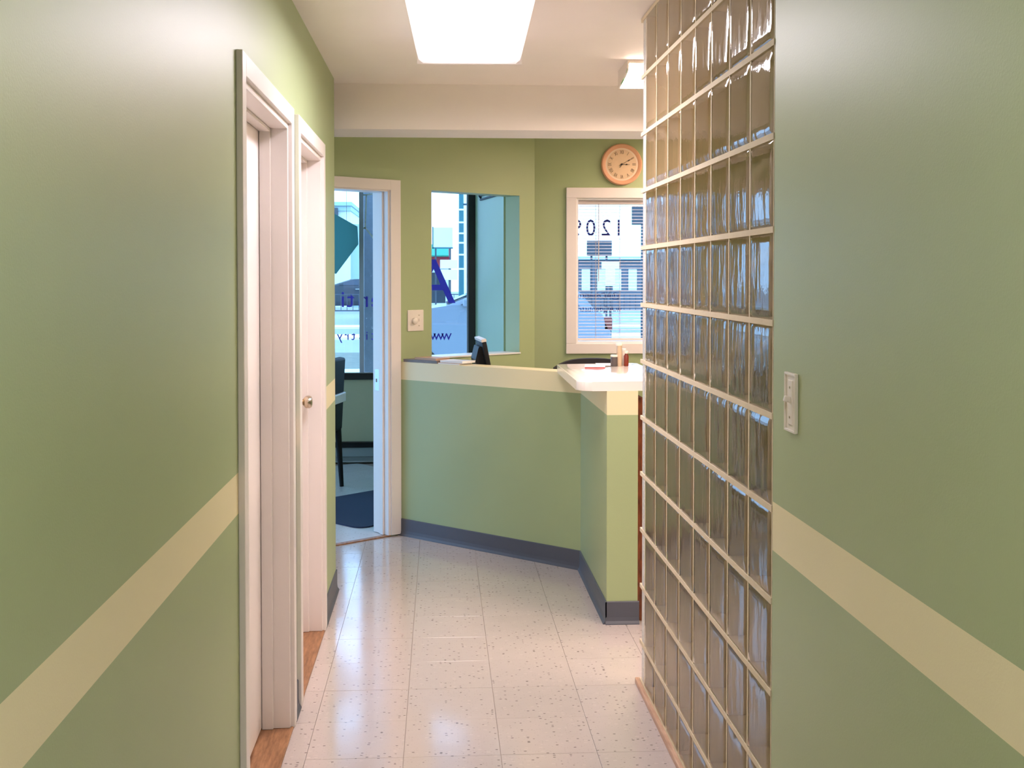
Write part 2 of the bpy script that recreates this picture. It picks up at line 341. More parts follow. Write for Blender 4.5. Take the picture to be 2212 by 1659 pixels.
# entry floor behind the diagonal wall
def dpt(s, w): v = DG @ Vector((s, w, 0)); return (v.x, v.y)
bm = bmesh.new(); prism(bm, [dpt(-2.6, 0.03), dpt(0.95, 0.03), (0.42, 7.4), (0.30, 9.3), (-2.5, 9.3)], -0.1, 0.001)
fv = structure(mk('floor_entry', bm, 'grout'), 'grey-white entry floor beyond the doorway')
bm = bmesh.new(); Q = 0.32; box(bm, -Q / 2 + 0.001, Q / 2 - 0.001, -Q / 2 + 0.001, Q / 2 - 0.001, 0.0, 0.004, 0.0008, 1)
f2 = mk('tile', bm, 'tile2', fv); n2 = 0
for i in range(-7, 5):
    for j in range(0, 9):
        v = DG @ Vector((-0.2 + i * Q, 0.036 + (j + 0.5) * Q, 0))
        if v.x < -2.3 or v.x > 0.12 or v.y > 9.12: continue
        o = f2 if n2 == 0 else ob('tile', f2.data, fv); o.location = (v.x, v.y, 0.001); o.rotation_euler = (0, 0, DA); n2 += 1
part('threshold', 'threshold', None, lambda b: dg(b, -0.87, -0.064, -0.004, 0.035, 0.0, 0.007, 0.003))
structure(bpy.data.objects['threshold'], 'worn wooden threshold of the angled doorway')

# baseboards
def bb(bm, p, q, t=0.006, hgt=0.096):       # coved vinyl base along p->q, room side on the left of the direction
    p = Vector((*p, 0)); q = Vector((*q, 0)); d = (q - p); L = d.length; a = math.atan2(d.y, d.x)
    prof = [(0, 0), (t + 0.010, 0), (t + 0.009, 0.004), (t + 0.002, 0.014), (t, 0.03), (t, hgt - 0.003), (t - 0.003, hgt), (0, hgt)]
    mt = Matrix.Translation(p) @ Matrix.Rotation(a, 4, 'Z')
    lo = [bm.verts.new(mt @ Vector((0, y, z))) for y, z in prof]; hi = [bm.verts.new(mt @ Vector((L, y, z))) for y, z in prof]
    bm.faces.new(lo); bm.faces.new(hi[::-1])
    for i in range(len(prof)): bm.faces.new((lo[i], hi[i], hi[(i + 1) % len(prof)], lo[(i + 1) % len(prof)]))
bm = bmesh.new()
for a, b in ((-2.6, D1[0] - 0.055), (D1[1] + 0.055, D2[0] - 0.055), (D2[1] + 0.055, 5.506)): bb(bm, (WL, b), (WL, a))
bb(bm, (-1.2, 5.5), (WL + 0.006, 5.5))
structure(mk('baseboard_left', bm, 'vinyl_base'), 'grey vinyl cove base on the corridor wall')
bm = bmesh.new(); bb(bm, (WR, -2.6), (WR, 2.485)); structure(mk('baseboard_right', bm, 'vinyl_base'))

# half wall of the reception counter
HW = [(-0.227, 6.665), (0.697, 5.809), (0.697, 4.89), (0.828, 4.89), (0.828, 5.864), (-0.110, 6.733)]
bm = bmesh.new(); prism(bm, HW, 0, 0.98)
structure(mk('wall_counter', bm, 'wall_half'), 'green half wall with cream top band around the reception')
bm = bmesh.new(); bb(bm, (0.697, 5.809), (-0.227, 6.665)); bb(bm, (0.697, 4.884), (0.697, 5.815)); bb(bm, (0.834, 4.89), (0.691, 4.89))
structure(mk('baseboard_counter', bm, 'vinyl_base'), 'dark grey vinyl cove base along the half wall')

# ---------------------------------------------------------------- doors on the left
def frame(root, y0, y1, top, cw=0.055, ct=0.016):
    xf = WL + ct
    bm = bmesh.new(); box(bm, WL, xf, y0 - cw, y0, 0.004, top + cw, 0.002); mk('casing', bm, 'trim', root)
    bm = bmesh.new(); box(bm, WL, xf, y1, y1 + cw, 0.004, top + cw, 0.002); mk('casing', bm, 'trim', root)
    bm = bmesh.new(); box(bm, WL, xf, y0 + 0.0002, y1 - 0.0002, top, top + cw, 0.002); mk('casing', bm, 'trim', root)
    jt = 0.018
    for a, b, c, d in ((y0, y0 + jt, 0.008, top), (y1 - jt, y1, 0.008, top), (y0 + jt, y1 - jt, top - jt, top)):
        bm = bmesh.new(); box(bm, WL - 0.15, WL + 0.003, a, b, c, d, 0.001, 1); mk('jamb', bm, 'trim', root)
    for a, b, c, d in ((y0 + jt, y0 + jt + 0.011, 0.008, top - jt), (y1 - jt - 0.011, y1 - jt, 0.008, top - jt), (y0 + jt + 0.011, y1 - jt - 0.011, top - jt - 0.011, top - jt)):
        bm = bmesh.new(); box(bm, WL - 0.085, WL - 0.05, a, b, c, d, 0.0015, 1); mk('stop', bm, 'trim', root)
    bm = bmesh.new(); box(bm, WL - 0.125, WL - 0.087, y0 + jt + 0.003, y1 - jt - 0.003, 0.012, top - jt - 0.003, 0.002); mk('slab', bm, 'door', root)
    bm = bmesh.new(); box(bm, WL - 0.15, WL + 0.012, y0 + 0.0005, y1 - 0.0005, 0.0, 0.0075, 0.003); mk('threshold', bm, 'threshold', root)
def knob(root, y, z, x):
    q = T(x, y, z) @ Matrix.Rotation(R(90), 4, 'Y')
    kb = part('knob', 'chrome', root, lambda b: lathe(b, [(0.011, 0.0), (0.011, 0.022), (0.017, 0.026), (0.0245, 0.034), (0.026, 0.046), (0.022, 0.056), (0.012, 0.060)], 28, q), True)
    part('rose', 'chrome', kb, lambda b: lathe(b, [(0.033, 0.0), (0.033, 0.004), (0.028, 0.009), (0.012, 0.010)], 28, q), True)
d1 = node('door_1', label='white flush door in a white casing, nearer of the two corridor doors to the light switch'); frame(d1, *D1, DH); knob(d1, D1[0] + 0.085, 0.955, WL - 0.087)
d2 = node('door_2', label='white flush door with a satin knob beside the end of the corridor wall'); frame(d2, *D2, DH); knob(d2, D2[1] - 0.078, 0.955, WL - 0.087)
# frame of the doorway in the diagonal wall
d3 = node('door_3', label='white cased doorway without its door in the angled wall')
def dgp(name, mat, *a, bev=0.002, par=None):
    bm = bmesh.new(); dg(bm, *a, bev); return mk(name, bm, mat, par)
dgp('casing', 'trim', -0.068, 0.0, -0.016, 0, 0.008, 1.998, par=d3); dgp('casing', 'trim', -0.934, -0.866, -0.016, 0, 0.008, 1.998, par=d3); dgp('casing', 'trim', -0.866, -0.068, -0.016, 0, 1.94, 1.998, par=d3)
jb = dgp('jamb', 'trim', -0.082, -0.064, -0.006, TH + 0.012, 0.007, 1.95, par=d3); dgp('jamb', 'trim', -0.870, -0.852, -0.006, TH + 0.012, 0.007, 1.95, par=d3); dgp('jamb', 'trim', -0.852, -0.082, -0.006, TH + 0.012, 1.932, 1.95, par=d3)
dgp('stop', 'trim', -0.093, -0.082, 0.035, 0.07, 0.007, 1.932, par=d3)
sp = dgp('strike_plate', 'steel', -0.0838, -0.082, 0.082, 0.122, 0.815, 0.935, bev=0.0004, par=jb); dgp('latch_hole', 'wood', -0.0842, -0.0838, 0.100, 0.112, 0.862, 0.882, bev=0, par=jb)

# ---------------------------------------------------------------- glass block partition
gw = node('wall_partition', label='glass block partition with cream mortar joints beside the corridor')
PT = 0.2; y0g, ncol = 2.487, 8; zl = [0.02, 0.16] + [0.16 + PT * i for i in range(1, 12)]; GT = 0.085; J = 0.011
yg = [y0g + i * 0.1965 for i in range(ncol + 1)]; xg = 0.710; xe = 0.112
bm = bmesh.new(); gi = 0.0055                       # mortar: recessed grid of horizontal and vertical joints
for z in zl: box(bm, xg + gi - 0.005, xg + GT - 0.003, y0g, yg[-1] + xe - 0.02, max(z - J * 0.62, 0.02), min(z + J * 0.62, CH))
for i, y in enumerate(yg):
    for a, b in zip(zl, zl[1:]):
        box(bm, xg + gi - 0.003, xg + GT - 0.004, y - (J * 0.42 if i else 0), y + J * 0.42, a + J * 0.62, min(b - J * 0.62, CH))
mk('mortar', bm, 'mortar', gw)
def block_mesh(w, hh, t):                            # pillowed faces with rolled edges
    bm = bmesh.new(); N = 8; sx = [-1 + 2 * i / N for i in range(N + 1)]
    g = lambda u: math.copysign(1 - (1 - abs(u)) ** 1.8, u)
    def pil(u, v):
        e = min(1 - abs(u), 1 - abs(v)); k_ = min(1, e / 0.14); return (1 - (1 - k_) ** 2)
    front = {}; back = {}
    for i, u in enumerate(sx):
        for j, v in enumerate(sx):
            uu, vv = g(u), g(v); bulge = 0.0045 * pil(uu, vv)
            front[i, j] = bm.verts.new((-t / 2 + 0.0045 - bulge, uu * w / 2, vv * hh / 2)); back[i, j] = bm.verts.new((t / 2 - 0.0045 + bulge, uu * w / 2, vv * hh / 2))
    for i in range(N):
        for j in range(N):
            bm.faces.new((front[i, j], front[i, j + 1], front[i + 1, j + 1], front[i + 1, j])); bm.faces.new((back[i, j], back[i + 1, j], back[i + 1, j + 1], back[i, j + 1]))
    for i in range(N):
        for a, b in (((i, 0), (i + 1, 0)), ((i + 1, N), (i, N)), ((0, i + 1), (0, i)), ((N, i), (N, i + 1))):
            bm.faces.new((front[a], front[b], back[b], back[a]))
    return bm
M['edge_coat'] = simple('block_edge_coating', srgb(234, 214, 184), 0.7, var=0.03)
def coat(me):                                        # the cream edge coating on the four joint faces
    me.materials.append(M['edge_coat'])
    for p_ in me.polygons:
        if abs(p_.normal.x) < 0.05: p_.material_index = 1
blocks = {}
for r in range(len(zl) - 1):
    hh = zl[r + 1] - zl[r] if r < len(zl) - 2 else CH - zl[r]
    for c in range(ncol):
        key = round(hh, 3); w = 0.1965 - J
        loc = (xg + GT / 2, (yg[c] + yg[c + 1]) / 2, zl[r] + hh / 2)
        if key not in blocks: blocks[key] = mk('glass_block', block_mesh(w, hh - J * 1.3, GT), 'glass_block', gw, True, loc).data; coat(blocks[key])
        else: ob('glass_block', blocks[key], gw, loc)
ends = {}
for r in range(len(zl) - 1):
    hh = zl[r + 1] - zl[r] if r < len(zl) - 2 else CH - zl[r]; key = round(hh, 3); loc = (xg, yg[-1] + J * 0.42, zl[r] + hh / 2)
    if key not in ends:
        bm = bmesh.new(); rad = GT / 2; L = xe - 0.012
        pts = [(0.004, 0)] + [(rad - (rad - 0.004) * math.cos(t) , L - rad + rad * math.sin(t)) for t in [math.pi * i / 14 for i in range(15)]] + [(GT - 0.004, 0)]
        prism(bm, pts, -(hh - J * 1.3) / 2, (hh - J * 1.3) / 2, bev=0.003)
        ends[key] = mk('end_block', bm, 'glass_end', gw, True, loc).data
    else: ob('end_block', ends[key], gw, loc)
M['base_wood'] = wood('pale_base_wood', srgb(184, 142, 116), srgb(214, 180, 154), (9, 1.2, 9), 0.5)
part('base_strip', 'base_wood', gw, lambda b: box(b, xg - 0.012, xg + GT + 0.01, y0g, yg[-1] + xe + 0.004, 0.0, 0.020, 0.003))

# ---------------------------------------------------------------- reception window with casing, blind, lettering
w2 = node('window_2', label='white cased reception window with lettering on its pane, under the round clock')
cw = 0.064; ct = 0.018
for a in ((wx0 - cw, wx0, XB - ct, XB, wz0, wz1), (wx1, wx1 + cw, XB - ct, XB, wz0, wz1), (wx0 - cw, wx1 + cw, XB - ct, XB, wz1, wz1 + cw), (wx0 - cw, wx1 + cw, XB - ct, XB, wz0 - cw, wz0)):
    bm = bmesh.new(); box(bm, *a, 0.003); mk('window_casing', bm, 'trim', w2)
for a in ((wx0, wx0 + 0.012, XB, XB + 0.13, wz0, wz1), (wx1 - 0.012, wx1, XB, XB + 0.13, wz0, wz1), (wx0 + 0.012, wx1 - 0.012, XB, XB + 0.13, wz0, wz0 + 0.012), (wx0 + 0.012, wx1 - 0.012, XB, XB + 0.13, wz1 - 0.012, wz1)):
    bm = bmesh.new(); box(bm, *a); mk('window_liner', bm, 'sill', w2)
bm = bmesh.new(); box(bm, wx0 + 0.012, wx1 - 0.012, XB + 0.112, XB + 0.116, wz0 + 0.012, wz1 - 0.012); mk('pane', bm, 'pane', w2)
MR = (R(90), 0, R(180)); yl = XB + 0.111
for ch, px in (('1', 1.128), ('2', 1.048), ('0', 0.950), ('9', 0.862)): lettering('digit', ch, 0.148, 'letters_dark', w2, (px, yl, 1.716), MR, 0.9)
lettering('lettering', '@ACdentistry', 0.050, 'letters_dark', w2, (0.985, yl, 1.322), MR)
lettering('lettering', 'w.ACdentistry', 0.050, 'letters_dark', w2, (1.0, yl, 1.238), MR)

bl = thing('venetian_blind', 'white venetian blind with thin open slats in the reception window', 'blind', (0, XB + 0.05, 0))
bx0, bx1 = wx0 + 0.018, wx1 - 0.018
part('head_rail', 'slat', bl, lambda b: box(b, bx0 - 0.003, bx1 + 0.003, -0.02, 0.02, 1.908, 1.932, 0.002))
part('bottom_rail', 'slat', bl, lambda b: box(b, bx0, bx1, -0.012, 0.012, 1.058, 1.074, 0.003))
bm = bmesh.new(); prof = [(-0.0125, 0.0), (-0.006, 0.0017), (0, 0.0023), (0.006, 0.0017), (0.0125, 0.0)]
lo = [bm.verts.new((bx0 + 0.003, y, z)) for y, z in prof] + [bm.verts.new((bx0 + 0.003, y, z - 0.0008)) for y, z in reversed(prof)]
hi = [bm.verts.new((bx1 - 0.003, v.co.y, v.co.z)) for v in lo]; n = len(lo)
bm.faces.new(lo); bm.faces.new(hi[::-1])
for i in range(n): bm.faces.new((lo[i], hi[i], hi[(i + 1) % n], lo[(i + 1) % n]))
s0 = mk('slat', bm, 'slat', bl, True); n_s = 41
for i in range(n_s):
    o = s0 if i == 0 else ob('slat', s0.data, bl)
    o.location = (0, 0, 1.085 + i * 0.0203); o.rotation_euler = (R(4), 0, 0)
for x in (bx0 + 0.11, (bx0 + bx1) / 2, bx1 - 0.11):
    part('ladder_cord', 'cord', bl, lambda b: [tube(b, (x, y, 1.074), (x, y, 1.91), 0.0009, 6) for y in (-0.0135, 0.0135)])
part('tilt_wand', 'cord', bl, lambda b: (tube(b, (bx0 + 0.125, -0.024, 1.43), (bx0 + 0.125, -0.024, 1.905), 0.003, 8), tube(b, (bx0 + 0.125, -0.026, 1.905), (bx0 + 0.125, -0.015, 1.918), 0.0022, 8)), True)

# ---------------------------------------------------------------- entry: storefront, side wall, heater
YS = 9.26
bm = bmesh.new(); box(bm, -2.45, 0.30, YS, YS + 0.14, 0, 0.655); box(bm, -2.45, 0.30, YS, YS + 0.14, 2.29, CH)
structure(mk('wall_front', bm, 'block_wall'), 'painted block wall under the storefront window')
bm = bmesh.new(); prism(bm, [(0.279, YS + 0.14), (0.279, YS), (0.400, 7.43), (0.398, 7.36), (0.52, 7.36), (0.52, 7.45), (0.40, YS + 0.14)], 0, CH)
structure(mk('wall_entry', bm, 'wall_plain'), 'green side wall of the entry beside the black mullion')
w1 = node('window_1', label='tall storefront window with violet mirrored lettering and black frame')
for nm, a, mt_ in (('frame_sill', (-2.45, 0.279, YS - 0.02, YS + 0.10, 0.655, 0.705), 'black_frame'), ('frame_post', (0.225, 0.279, YS - 0.01, YS + 0.10, 0.705, 2.24), 'black_frame'), ('frame_head', (-2.45, 0.279, YS, YS + 0.10, 2.24, 2.29), 'black_frame'),
                  ('mullion', (-0.628, -0.594, YS + 0.02, YS + 0.09, 0.705, 2.24), 'mullion'), ('bead', (0.212, 0.225, YS + 0.03, YS + 0.07, 0.705, 2.24), 'mullion'), ('sill_cap', (-2.45, 0.225, YS - 0.028, YS + 0.03, 0.705, 0.712), 'steel')):
    bm = bmesh.new(); box(bm, *a, 0.002); mk(nm, bm, mt_, w1)
for a, b in ((-2.45, -0.628), (-0.594, 0.212)):
    bm = bmesh.new(); box(bm, a, b, YS + 0.05, YS + 0.056, 0.712, 2.24); mk('pane', bm, 'pane', w1)
w3 = node('window_3', label='glazed side of the entry with black posts')
for y in (5.5, 7.4, 9.22): part('frame_post', 'black_frame', w3, lambda b: box(b, -2.55, -2.47, y, y + 0.05, 0.12, 2.25, 0.003))
for y0_, y1_ in ((5.55, 7.4), (7.45, 9.22)): part('pane', 'pane', w3, lambda b: box(b, -2.515, -2.509, y0_, y1_, 0.12, 2.25))
yl = YS + 0.047
for s, x, z, sz in (('e', -0.497, 1.220, 0.19), ('n', -0.598, 1.220, 0.185), ('t', -0.697, 1.220, 0.185), ('i', -0.758, 1.220, 0.185), ('t', -0.518, 0.962, 0.115), ('i', -0.572, 0.962, 0.1), ('s', -0.617, 0.962, 0.1), ('t', -0.676, 0.962, 0.1), ('r', -0.727, 0.962, 0.1), ('y', -0.783, 0.962, 0.1), ('A', -0.052, 1.250, 0.50), ('w', 0.052, 0.960, 0.115), ('w', -0.010, 0.960, 0.115), ('w', -0.072, 0.960, 0.115)):
    lettering('letter', s, sz, 'letters', w1, (x, yl, z), MR, 1.05 if s == 'A' else 1.0)
for p, q in (((-0.60, 2.095), (-0.50, 2.108)), ((-0.572, 2.095), (-0.582, 1.835)), ((-0.615, 1.838), (-0.580, 1.838)), ((-0.580, 1.838), (-0.500, 1.735))):
    d = Vector((q[0] - p[0], 0, q[1] - p[1])); a = math.atan2(d.z, d.x); mt_ = Matrix.Translation((p[0], yl, p[1])) @ Matrix.Rotation(-a, 4, 'Y')
    part('tape_line', 'white_line', w1, lambda b: box(b, 0, d.length, -0.001, 0.001, -0.006, 0.006, mt=mt_))
part('hanging_sign', 'sign', None, lambda b: (prism(b, [(-1.05, 2.02), (-0.808, 1.942), (-0.636, 1.846), (-0.629, 1.709), (-0.802, 1.478), (-1.05, 1.60)], -YS + 0.05 - 0.006, -YS + 0.05, mt=XZ, bev=0.002)))
hs = bpy.data.objects['hanging_sign']; tag(hs, 'angular teal sign board hung inside the storefront window', 'sign')
for x, z in ((-0.95, 1.98), (-0.72, 1.88)): part('hanger', 'white_line', hs, lambda b: tube(b, (x, YS - 0.047, z), (x, YS - 0.047, 2.24), 0.0015, 6))
ht = thing('baseboard_heater', 'long low grey baseboard heater under the storefront window', 'heater', (-1.2, YS, 0))
part('body', 'heater', ht, lambda b: prism(b, [(0, 0.012), (0, 0.13), (-0.055, 0.13), (-0.065, 0.06), (-0.05, 0.055), (-0.05, 0.012)], -1.1, 1.1, mt=YZ, bev=0.002))
part('top_cover', 'black', ht, lambda b: box(b, -1.11, 1.11, -0.07, 0.0, 0.131, 0.17, 0.004))
part('damper', 'steel', ht, lambda b: box(b, -1.1, 1.1, -0.072, -0.062, 0.018, 0.026, 0.001))
part('wall_rail', 'black', None, lambda b: (tube(b, (0.303, 8.80, 2.03), (0.388, 7.52, 1.985), 0.008, 10), tube(b, (0.300, 8.80, 2.06), (0.386, 7.62, 2.0), 0.006, 10), tube(b, (0.318, 8.80, 2.03), (0.296, 8.80, 2.065), 0.012, 10), tube(b, (0.405, 7.52, 1.985), (0.385, 7.52, 2.0), 0.010, 10)), True)
tag(bpy.data.objects['wall_rail'], 'thin black double rail fixed high on the entry side wall', 'rail')
# entry mat
def rounded(pts, r, seg=6):
    out = []; n = len(pts)
    for i in range(n):
        p0, p1, p2 = Vector(pts[i - 1]), Vector(pts[i]), Vector(pts[(i + 1) % n]); a = (p0 - p1).normalized(); b = (p2 - p1).normalized()
        rr = r[i] if isinstance(r, (list, tuple)) else r
        if rr <= 0: out.append(tuple(p1)); continue
        ang = a.angle(b); dd = rr / math.tan(ang / 2); s_, e_ = p1 + a * dd, p1 + b * dd; c = p1 + (a + b).normalized() * (rr / math.sin(ang / 2))
        v0, v1 = s_ - c, e_ - c; t0 = math.atan2(v0.y, v0.x); t1 = math.atan2(v1.y, v1.x); dt = (t1 - t0 + math.pi) % (2 * math.pi) - math.pi
        for k_ in range(seg + 1): t = t0 + dt * k_ / seg; out.append((c.x + rr * math.cos(t), c.y + rr * math.sin(t)))
    return out
u, v = Vector((0.72, 0.69)), Vector((-0.70, 0.715)); c0 = Vector((-0.46, 6.80))
part('entry_mat', 'mat', None, lambda b: prism(b, rounded([c0[:], (c0 + u * 1.02)[:], (c0 + u * 1.02 + v * 0.86)[:], (c0 + v * 0.86)[:]], 0.07), 0.005, 0.013, bev=0.002, top_only=True))
em = tag(bpy.data.objects['entry_mat'], 'dark navy entrance mat on the entry floor', 'mat')

# ================================================================== things in the reception
# counter top
ctp = thing('counter_top', 'white laminate counter slab with rounded corners on the half wall', 'counter', (0.78, 5.39, 0.9805))
out = rounded([(-0.207, -0.505), (0.215, -0.485), (0.215, 0.52), (0.190, 0.545), (-0.197, 0.49)], [0.06, 0.02, 0.004, 0.004, 0.035])
part('slab', 'laminate', ctp, lambda b: prism(b, out, 0.0, 0.0395, bev=0.004), True)
# small bottles and leaflets on the counter
CT = 1.0202
def lab(o, l, c, g=None): return tag(o, l, c, g)
b_ = thing('tube_bottle', 'tall slim beige tube with white cap on the counter', 'bottle', (0.878, 5.74, CT)); 
part('body', 'beige_tube', b_, lambda b: lathe(b, [(0.0125, 0), (0.0135, 0.002), (0.0135, 0.1), (0.012, 0.104)], 24), True); part('cap', 'white_plastic', b_, lambda b: lathe(b, [(0.016, 0.1), (0.0175, 0.103), (0.0175, 0.110), (0.015, 0.113)], 24), True)
b_ = thing('small_jar', 'short dark grey jar with white lid on the counter', 'jar', (0.852, 5.735, CT))
part('body', 'grey_jar', b_, lambda b: lathe(b, [(0.0155, 0), (0.017, 0.002), (0.017, 0.042), (0.0155, 0.046)], 24), True); part('lid', 'white_plastic', b_, lambda b: lathe(b, [(0.0175, 0.046), (0.018, 0.048), (0.018, 0.054), (0.016, 0.056)], 24), True)
b_ = thing('white_bottle', 'small pinkish white bottle between the beige tube and brown bottle', 'bottle', (0.905, 5.775, CT))
part('body', 'white_plastic', b_, lambda b: lathe(b, [(0.011, 0), (0.012, 0.002), (0.012, 0.066), (0.009, 0.070)], 24), True); part('cap', 'paper', b_, lambda b: lathe(b, [(0.0125, 0.070), (0.013, 0.072), (0.013, 0.082), (0.011, 0.084)], 24), True)
b_ = thing('brown_bottle', 'small red-brown bottle with white cap on the counter', 'bottle', (0.912, 5.735, CT))
part('body', 'brown_glass', b_, lambda b: lathe(b, [(0.010, 0), (0.012, 0.002), (0.0125, 0.05), (0.008, 0.058), (0.008, 0.062)], 24), True); part('cap', 'white_plastic', b_, lambda b: lathe(b, [(0.0095, 0.062), (0.010, 0.064), (0.010, 0.072), (0.009, 0.074)], 20), True)
def sheet(name, label, cat, mat, w, d, hgt, loc, rz, group=None, edge=None):
    o = thing(name, label, cat, loc, rz, group)
    part('cover', mat, o, lambda b: box(b, -w / 2, w / 2, -d / 2, d / 2, hgt * 0.75, hgt, 0.0004, 1)); part('pages', edge or 'paper', o, lambda b: box(b, -w / 2 + 0.002, w / 2 - 0.001, -d / 2 + 0.001, d / 2 - 0.002, 0, hgt * 0.75)); return o
sheet('leaflet', 'white folded leaflet with a red edge lying on the counter', 'leaflet', 'paper', 0.10, 0.16, 0.004, (0.755, 5.715, CT), R(-8), edge='paper_red')
sheet('leaflet', 'white folded leaflet with grey pages beside the short jar', 'leaflet', 'paper', 0.09, 0.16, 0.003, (0.855 - 0.075 + 0.02 + 0.02, 5.665 + 0.155, CT), R(-5), edge='paper_grey')
# magazines on the half wall cap
MZ = 0.9803; mdir = math.atan2(-0.6796, 0.7336)
def along(t, off): return (-0.227 + 0.7336 * t + 0.6796 * off, 6.665 - 0.6796 * t + 0.7336 * off)
x, y = along(0.15, 0.066); sheet('magazine', 'dark grey magazine on the half wall beside the doorway', 'magazine', 'paper_grey', 0.25, 0.12, 0.016, (x, y, MZ), mdir + 0.04, edge='paper_grey')
x, y = along(0.19, 0.066); sheet('magazine', 'tan covered magazine lying across the dark grey one', 'magazine', 'paper_tan', 0.17, 0.11, 0.012, (x, y, MZ + 0.0165), mdir - 0.05, edge='paper_tan')
x, y = along(0.36, 0.066); sheet('magazine', 'thin tan brochure at the end of the magazine pile', 'magazine', 'paper_tan', 0.155, 0.11, 0.008, (x, y, MZ), mdir + 0.02)
x, y = along(0.375, 0.072); sheet('white_booklet', 'white booklet on top of the thin tan brochure', 'booklet', 'paper', 0.165, 0.11, 0.012, (x, y, MZ + 0.0085), mdir + 0.02)
# desk behind the half wall
dk = thing('reception_desk', 'red-brown wooden reception desk behind the half wall', 'desk', (0.83, 4.93, 0))
part('side_panel', 'wood', dk, lambda b: box(b, 0.002, 0.024, 0.0, 0.90, 0.0, 0.95, 0.002)); part('worktop', 'wood', dk, lambda b: prism(b, [(0.026, 0.03), (0.30, 0.03), (0.30, 1.13), (-0.42, 1.80), (-0.62, 1.98), (-0.90, 1.815), (0.004, 0.955), (0.026, 0.93)], 0.715, 0.745, bev=0.002))
part('end_panel', 'wood', dk, lambda b: box(b, 0.05, 0.28, 0.05, 0.072, 0.0, 0.715, 0.001)); part('leg_panel', 'wood', dk, lambda b: box(b, 0.25, 0.272, 0.10, 1.2, 0.0, 0.715, 0.001)); part('back_panel', 'wood', dk, lambda b: box(b, -0.62, -0.45, 1.80, 1.82, 0.0, 0.715, 0.001))
# monitor, seen from its edge, on the desk
mo = thing('monitor', 'black flat monitor seen edge-on behind the half wall', 'monitor', (0.285, 6.60, 0.7455), R(95))
part('base', 'black', mo, lambda b: prism(b, rounded([(-0.11, -0.08), (0.11, -0.08), (0.11, 0.08), (-0.11, 0.08)], 0.03), 0, 0.014, bev=0.003)); part('neck', 'black', mo, lambda b: box(b, -0.03, 0.03, 0.01, 0.05, 0.012, 0.16, 0.008))
tl = Matrix.Translation((0, 0, 0.10)) @ Matrix.Rotation(R(-11), 4, 'X')
part('housing', 'black', mo, lambda b: (box(b, -0.16, 0.16, -0.004, 0.020, 0, 0.262, 0.004, mt=tl), prism(b, rounded([(0.0, 0.03), (0.05, 0.06), (0.05, 0.17), (0.02, 0.235), (0.0, 0.25)], 0.012), -0.11, 0.11, mt=tl @ Matrix.Translation((0, 0.018, 0)) @ YZ)), True)
part('screen', 'car_glass', mo, lambda b: box(b, -0.148, 0.148, -0.0055, -0.004, 0.018, 0.248, mt=tl)); part('bezel', 'white_plastic', mo, lambda b: box(b, -0.16, 0.16, -0.006, 0.022, 0.262, 0.278, 0.002, mt=tl))
# office chair
oc = thing('office_chair', 'dark office chair behind the white counter slab', 'chair', (0.92, 6.72, 0), R(186))
def chair_back(b):
    N = 12; prof = []
    for i in range(N + 1):
        t = -1 + 2 * i / N; prof.append((0.235 * t, 0.05 * t * t))
    for i in range(N):
        (x0, y0), (x1, y1) = prof[i], prof[i + 1]; z0 = 0.975 - 0.05 * abs(prof[i][0] / 0.235) ** 3; z1 = 0.975 - 0.05 * abs(prof[i + 1][0] / 0.235) ** 3
        vs = [b.verts.new(p) for p in ((x0, y0 - 0.23, 0.56), (x1, y1 - 0.23, 0.56), (x1, y1 - 0.21, z1), (x0, y0 - 0.21, z0), (x0, y0 - 0.285, 0.56), (x1, y1 - 0.285, 0.56), (x1, y1 - 0.255, z1), (x0, y0 - 0.255, z0))]
        for q in ((3, 2, 1, 0), (4, 5, 6, 7), (0, 1, 5, 4), (1, 2, 6, 5), (2, 3, 7, 6), (3, 0, 4, 7)): b.faces.new([vs[i_] for i_ in q])
    bmesh.ops.remove_doubles(b, verts=b.verts[:], dist=0.0005)
    dup = [f for f in b.faces if len(f.verts) == 4 and all(len(e.link_faces) > 2 for e in f.edges)]
    bmesh.ops.delete(b, geom=dup, context='FACES')
part('backrest', 'chair_fabric', oc, chair_back, True); part('seat', 'chair_fabric', oc, lambda b: prism(b, rounded([(-0.24, -0.22), (0.24, -0.22), (0.25, 0.24), (-0.25, 0.24)], 0.07), 0.43, 0.50, bev=0.02, seg=3), True)
part('back_bracket', 'black', oc, lambda b: (box(b, -0.03, 0.03, -0.285, -0.262, 0.40, 0.75, 0.004), box(b, -0.03, 0.03, -0.275, 0.0, 0.395, 0.42, 0.004))); part('gas_column', 'black', oc, lambda b: lathe(b, [(0.028, 0.09), (0.028, 0.26), (0.018, 0.262), (0.018, 0.42)], 18), True)
for i in range(5):
    a = 2 * math.pi * i / 5 + 0.3; cx_, sx_ = math.cos(a), math.sin(a)
    sp_ = part('base_spoke', 'black', oc, lambda b: tube(b, (0.02 * cx_, 0.02 * sx_, 0.11), (0.27 * cx_, 0.27 * sx_, 0.075), 0.02, 10, 0.013), True)
    part('caster', 'black', sp_, lambda b: tube(b, (0.27 * cx_ - 0.02 * sx_, 0.27 * sx_ + 0.02 * cx_, 0.028), (0.27 * cx_ + 0.02 * sx_, 0.27 * sx_ - 0.02 * cx_, 0.028), 0.026, 14), True)
